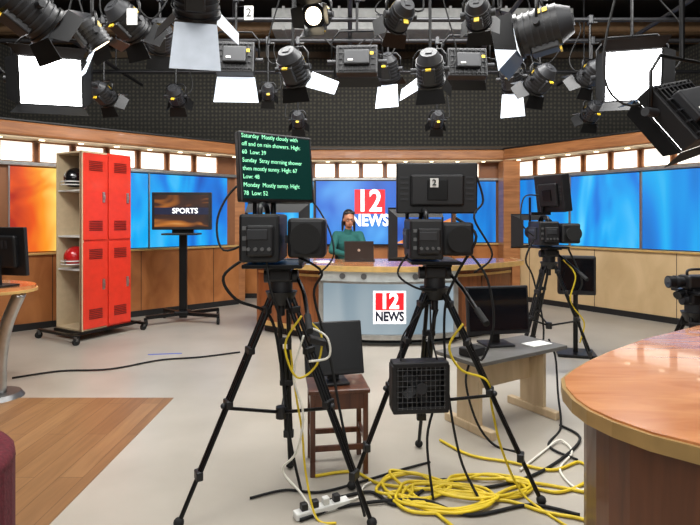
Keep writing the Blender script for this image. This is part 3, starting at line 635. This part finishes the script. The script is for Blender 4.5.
cable('cable','black cable looping on the floor under the cameras',[fl(330,500,.012),fl(370,492,.012),fl(400,505,.012),fl(440,480,.012),fl(480,488,.012),fl(540,472,.012),fl(580,440,.012),fl(560,425,.012)],.009,RUB,g)
cable('cable','black cable looping on the floor under the cameras',[fl(300,520,.012),fl(350,505,.012),fl(420,500,.024),fl(470,515,.012),fl(530,505,.012),fl(580,515,.012)],.009,RUB,g)
cable('cable','black cable looping on the floor under the cameras',[fl(250,498,.01),fl(285,490,.01),fl(320,492,.01),fl(360,482,.01),fl(400,470,.01),fl(430,462,.01)],.007,RUB,g)
cable('cable','white cable looping on the floor near the table',[fl(520,470,.012),fl(545,450,.012),fl(560,440,.02),fl(572,452,.012),fl(560,470,.012),fl(580,490,.012),fl(600,480,.012)],.007,WCB,g)
cable('cable','black cable hanging from the low table to the floor',[(1.56,4.08,.55),(1.62,4.1,.4),(1.6,4.0,.15),(1.5,3.7,.012),(1.3,3.4,.012),(1.4,3.2,.012)],.008,RUB,g)
cable('cable','black cable hanging from the low table to the floor',[(.85,3.6,.55),(.78,3.5,.4),(.84,3.45,.15),(.95,3.4,.012),(1.1,3.3,.012)],.008,RUB,g)
ps=thing('power_strip','white power strip with plugs lying on the floor','power strip',tuple(fl(322,512)),rad(28))
MB().box((0,0,.02),(.3,.055,.035),WHT,bev=.006).part('casing',ps)
for i in range(4): MB().box((-.1+i*.06,0,.055),(.035,.035,.035),BLK if i!=2 else WHT,bev=.005).part('plug',ps)
MB().tube([(.15,0,.02),(.22,.02,.012),(.3,.1,.012),(.36,.12,.012)],.006,WCB).part('cord',ps)
mb=MB(); mb.box((0,0,.001),(.36,.03,.002),mat('blue_tape',(60,90,190),.6)); mb.top('floor_tape','short strip of blue marking tape on the floor','tape',tuple(fl(165,354)),.15)
# ---------------------------------------------------------------- lighting grid
PZ=3.75
PIPE=mat('black_grid_pipe',(40,40,42),.4,.5)
PY_=(2.9,3.5,4.1,4.7,5.3,5.9,6.6,8.0)
for y in PY_:
    MB().cyl((-6.98,0,PZ),(6.98,0,PZ),.026,PIPE).top('grid_pipe','black steel lighting grid pipe overhead','pipe',(0,y,0),group='lighting grid pipes')
for x in (-3.6,-1.8,0,1.8,3.6):
    mb=MB(); mb.cyl((0,1.5,PZ+.05),(0,9,PZ+.05),.026,PIPE)
    for y in (2.9,5.3,8.0): mb.cyl((0,y,PZ+.04),(0,y,5.6),.01,PIPE)
    mb.top('grid_pipe','black steel lighting grid pipe overhead','pipe',(x,0,0),group='lighting grid pipes')
def lampbase(label,u_,v_,d,group,nm):
    y=min(PY_,key=lambda q:abs(q-d)); p=at(u_,v_,y)
    t=thing(nm,label,'stage light',tuple(p),0,group); return t,p
STICK=mat('yellow_sticker',(225,190,40),.5,var=.05)
def yoke(par,pan,R,hz):
    mb=MB(RZ(pan)); R2=R*1.22; top=R*1.5
    mb.tube([(-R2,0,-.02),(-R2,0,top*.7),(-R2*.7,0,top),(R2*.7,0,top),(R2,0,top*.7),(R2,0,-.02)],.011,BLKM,6,smooth=False)
    for sx in (-1,1): mb.cyl((sx*R2*.85,0,0),(sx*R2*1.18,0,0),.025,DRK)
    mb.part('yoke',par)
    mb=MB(); mb.cyl((0,0,top),(0,0,hz-.03),.014,BLKM); mb.box((0,0,hz-.005),(.05,.08,.1),DRK,bev=.01); mb.cyl((.02,0,hz-.03),(.08,0,hz-.03),.008,GRY); mb.part('pipe_clamp',par)
    mb=MB(); s=random.choice((-1,1)); mb.tube([(R*.3*s,-.05,R*.6),(R*1.6*s,-.02,R*.3),(R*2.0*s,.03,R*1.8),(R*.9*s,.02,hz*.8),(R*1.3*s,0,hz)],.007,RUB,5); mb.part('power_cord',par)
def doors(par,T,w,hh,y,spec):
    # spec: list of (side, angle, length, material)
    for k2,a,l,m in spec:
        if k2=='t': M_=T@TR(0,y,hh/2)@RX(a); q=[(-w/2,0,0),(w/2,0,0),(w*.6,l,0),(-w*.6,l,0)]
        elif k2=='b': M_=T@TR(0,y,-hh/2)@RX(-a); q=[(-w/2,0,0),(w/2,0,0),(w*.6,l,0),(-w*.6,l,0)]
        elif k2=='l': M_=T@TR(-w/2,y,0)@RZ(a); q=[(0,0,-hh/2),(0,0,hh/2),(0,l,hh*.4),(0,l,-hh*.4)]
        else: M_=T@TR(w/2,y,0)@RZ(-a); q=[(0,0,-hh/2),(0,0,hh/2),(0,l,hh*.4),(0,l,-hh*.4)]
        MB(M_).plate(q,.003,m).part('barn_door',par)
K=BLKM
def numtag(par,num,x,z,y=-.05):
    mb=MB(); mb.box((x,y,z),(.09,.004,.14),WHT); mb.tube([(0,0,z+.08),(x,y,z+.07)],.003,RUB)
    if num: mb.text(num,.12,TR(x,y-.004,z),BLK,bold=.002)
    mb.part('number_tag',par,'white paper tag')
def fresnel(u_,v_,d,pan,tilt,R,spec,label='black fresnel stage light with barn doors hanging from grid',lens=None):
    t,p=lampbase(label,u_,v_,d,'fresnel lights on the grid','fresnel_light'); hz=PZ-p.z
    T=RZ(pan)@RX(tilt)
    mb=MB(T); mb.cyl((0,-R*.9,0),(0,R*.9,0),R,BLK,R,20); mb.cyl((0,-R*1.5,0),(0,-R*.9,0),R*.62,DRK,R*.95,20); mb.cyl((0,R*.9,0),(0,R*1.05,0),R*1.12,BLKM,R*1.12,20)
    for q in (-.6,-.3,0,.3,.6): mb.cyl((0,R*q,0),(0,R*q+.012,0),R*1.06,DRK,R*1.06,20)
    mb.box((0,-R*.1,-R*.95),(R*.9,R*1.3,R*.5),BLK,bev=.01); mb.box((0,-R*1.5,0),(R*.5,R*.15,R*.5),DRK,bev=.005)
    mb.box((R*.8,-R*.35,R*.62),(R*.35,R*.5,.006),STICK,(0,.9,0)); mb.box((-R*.8,-R*.35,R*.62),(R*.35,R*.5,.006),STICK,(0,-.9,0)); mb.box((0,-R*.78,-R*1.22),(R*.4,R*.1,.03),STICK)
    mb.part('housing',t)
    mb=MB(T); mb.cyl((0,R*1.0,0),(0,R*1.08,0),R*.86,lens or LENS,R*.7,20); mb.part('lens',t)
    doors(t,T,R*1.9,R*1.9,R*1.1,[(k2,a,R*l,m) for k2,a,l,m in spec])
    yoke(t,pan,R,hz)
    return t
def panel(u_,v_,d,pan,tilt,w,hh,spec,face=LAMP,label='black soft panel stage light with grid face',grid=True,roll=0):
    t,p=lampbase(label,u_,v_,d,'soft panel lights on the grid','panel_light'); hz=PZ-p.z
    T=RZ(pan)@RX(tilt)@RY(roll)
    mb=MB(T); mb.box((0,-.02,0),(w,.1,hh),BLK,bev=.008); mb.box((0,-.09,0),(w*.6,.07,hh*.5),DRK,bev=.01)
    for i in range(9): mb.box((-w*.44+i*w*.11,-.073,0),(w*.03,.02,hh*.9),BLKM)
    for i in range(5): mb.box((0,-.078,-hh*.4+i*hh*.2),(w*.92,.012,hh*.02),DRK)
    mb.box((w*.36,-.128,hh*.1),(w*.08,.004,hh*.1),STICK); mb.box((-w*.15,-.128,-hh*.12),(w*.12,.004,hh*.06),WHT); mb.part('housing',t)
    MB(T).box((0,.032,0),(w*.93,.004,hh*.93),face).part('lamp_face',t)
    if grid:
        mb=MB(T)
        for i in range(7): mb.box((-w*.46+i*w*.153,.05,0),(.005,.03,hh*.93),BLK)
        for i in range(6): mb.box((0,.05,-hh*.46+i*hh*.184),(w*.93,.03,.005),BLK)
        mb.part('grid_louver',t)
    doors(t,T,w,hh,.04,[(k2,a,hh*l,m) for k2,a,l,m in spec])
    yoke(t,pan,max(w,hh)*.5,hz)
    return t
# lit panels facing the room
panel(52,82,4.1,196,-8,.46,.38,[('t',55,.22,K),('r',60,.2,K),('l',60,.2,K),('b',60,.2,K)],grid=False,label='large glowing white rectangular soft panel light')
panel(632,76,4.7,166,-6,.48,.46,[('t',60,.22,K),('l',60,.2,K),('r',60,.2,K),('b',60,.2,K)],grid=False,label='glowing square white soft panel light')
t=panel(236,60,5.3,4,-14,.38,.34,[('t',20,.5,K),('b',74,.75,DGLOW)]); numtag(t,'2',.14,.46)
panel(357,62,5.3,-3,-10,.42,.3,[('t',20,.5,K),('b',30,.4,K),('l',20,.4,K),('r',20,.4,K)])
panel(466,65,5.3,2,-10,.4,.3,[('t',20,.5,K),('b',30,.4,K),('l',20,.4,K),('r',20,.4,K)])
panel(682,116,2.9,24,-32,.42,.38,[('t',15,.2,K),('b',10,.25,K),('l',15,.2,K),('r',15,.2,K)],label='large black angled soft panel stage light tilted down',roll=-16)
# fresnels
S3=[('t',35,1.2,K),('b',35,1.2,K),('l',40,1.1,K),('r',40,1.1,K)]
fresnel(28,10,3.5,-35,-30,.14,[('t',35,1.2,K),('b',30,1.1,K),('l',40,1.1,K),('r',45,.9,K)])
fresnel(92,34,4.1,-50,-50,.1,[('t',30,1.2,K),('b',60,2.1,DGLOW),('l',30,1.1,K)])
t=fresnel(128,22,4.7,-30,-30,.13,S3); numtag(t,None,.12,-.03,-.2)
fresnel(160,38,5.3,20,-40,.12,S3)
fresnel(196,-8,2.9,12,-50,.12,[('t',35,1.2,K),('b',50,2.3,DGLOW2),('l',45,1.4,K),('r',45,1.4,DGLOW2)])
fresnel(293,68,4.7,-20,-40,.12,[('t',30,1.1,K),('b',34,1.1,K),('r',62,2.2,DGLOW),('l',30,1.1,K)],label='black fresnel with yellow labels and white door with painted glow')
fresnel(388,70,5.9,-22,-55,.12,[('t',30,1.1,K),('b',42,2.2,DGLOW)])
fresnel(430,70,4.7,-14,-42,.12,[('t',30,1.1,K),('b',34,1.1,K),('l',56,1.8,DGLOW),('r',30,1.1,K)])
fresnel(512,78,5.9,-30,-45,.12,[('t',30,1.1,K),('b',40,2.2,DGLOW),('r',30,1.1,K)])
fresnel(540,80,5.3,28,-35,.11,S3)
fresnel(540,30,4.1,62,-10,.16,[('t',30,1.2,K),('b',38,1.2,K),('l',30,1.1,K),('r',34,1.8,DGLOW)],label='large black fresnel with yellow labels and white door with painted glow')
fresnel(176,96,6.6,0,-30,.1,S3)
fresnel(104,94,5.9,-20,-30,.1,S3)
fresnel(298,120,6.6,0,-35,.08,S3)
fresnel(437,120,6.6,0,-35,.08,S3)
fresnel(592,112,6.6,10,-35,.1,S3)
fresnel(590,74,5.9,30,-35,.11,S3)
fresnel(318,16,4.1,160,-20,.09,S3,lens=LENS)
fresnel(268,92,6.6,10,-30,.08,S3)
fresnel(400,16,3.5,20,-20,.08,S3)
fresnel(478,14,3.5,-20,-20,.08,S3)
# overhead loose cables
rnd=random.Random(7)
for i in range(18):
    y=rnd.choice(PY_[:7]); x=(rnd.uniform(10,600)-350)*y/F; w=rnd.uniform(.3,.8); dr=rnd.uniform(.12,.4)
    MB().tube([(x-.03,y,PZ+.01),(x,y-.03,PZ),(x+w*.2,y-.05,PZ-dr*.7),(x+w*.5,y-.04,PZ-dr),(x+w*.8,y-.05,PZ-dr*.6),(x+w,y-.03,PZ),(x+w+.03,y,PZ+.01)],.009,RUB,6).top('power_cable','black power cable looped over the lighting grid','cable',group='cables on the lighting grid')
mb=MB(); mb.box((0,0,0),(5,.6,.36),DUCT,bev=.02)
for i in range(6): mb.box((-2.3+i*.92,0,0),(.04,.64,.4),DUCT)
for x in (-2,2): mb.cyl((x,0,.1),(x,0,.82),.012,GRY)
mb.top('air_duct','grey galvanised air duct under the ceiling','duct',(1.2,8.9,4.8))
mb=MB(); mb.cyl((-6.9,0,0),(6.9,0,0),.06,BEAM,seg=18)
for x in (-5,-1,3): mb.cyl((x,0,0),(x,0,.6),.01,GRY)
mb.top('ceiling_pipe','brown service pipe under the ceiling','pipe',(0,9.7,5.02))
# ---------------------------------------------------------------- lights
def area(loc,tgt,sx,sy,pw,col=(1,.99,.97)):
    l=D.lights.new('studio_area','AREA'); l.shape='RECTANGLE'; l.size=sx; l.size_y=sy; l.energy=pw; l.color=col
    o=D.objects.new('studio_area',l); COL.objects.link(o); o.location=loc; o.rotation_euler=(Vector(tgt)-Vector(loc)).to_track_quat('-Z','Y').to_euler()
area((0,2.2,4.6),(0,3.2,0),4,1.8,255)
area((0.4,5.0,4.6),(0.4,6.4,0),4,1.2,350)
area((-3.2,3.6,4.2),(-3.6,8,1.5),1.4,.8,110)
area((3.2,3.6,4.2),(3.8,8,1.2),1.4,.8,115)
area((0,-1.5,3.0),(0,5,1.2),4,2,85)
sl=D.lights.new('anchor_added_spot','SPOT'); sl.energy=240; sl.spot_size=rad(34); sl.spot_blend=.6; sl.shadow_soft_size=.15; sl.color=(1,.98,.94)  # added lamp without a fixture, brightens the anchor's face and desk
so_=D.objects.new('anchor_added_spot',sl); COL.objects.link(so_); so_.location=(.1,3.8,2.9); so_.rotation_euler=(Vector((.1,7.3,1.3))-Vector((.1,3.8,2.9))).to_track_quat('-Z','Y').to_euler()
w=D.worlds.new('World'); SC.world=w; w.use_nodes=True
w.node_tree.nodes['Background'].inputs[0].default_value=(.6,.62,.66,1); w.node_tree.nodes['Background'].inputs[1].default_value=.2
SC.view_settings.view_transform='Standard'
cam=D.cameras.new('camera'); cam.sensor_width=36; cam.lens=F/700*36; cam.shift_y=-(262.5-HY)/700; cam.clip_start=.05
co=D.objects.new('camera',cam); COL.objects.link(co); co.location=(0,0,H); co.rotation_euler=(math.pi/2,0,0); SC.camera=co
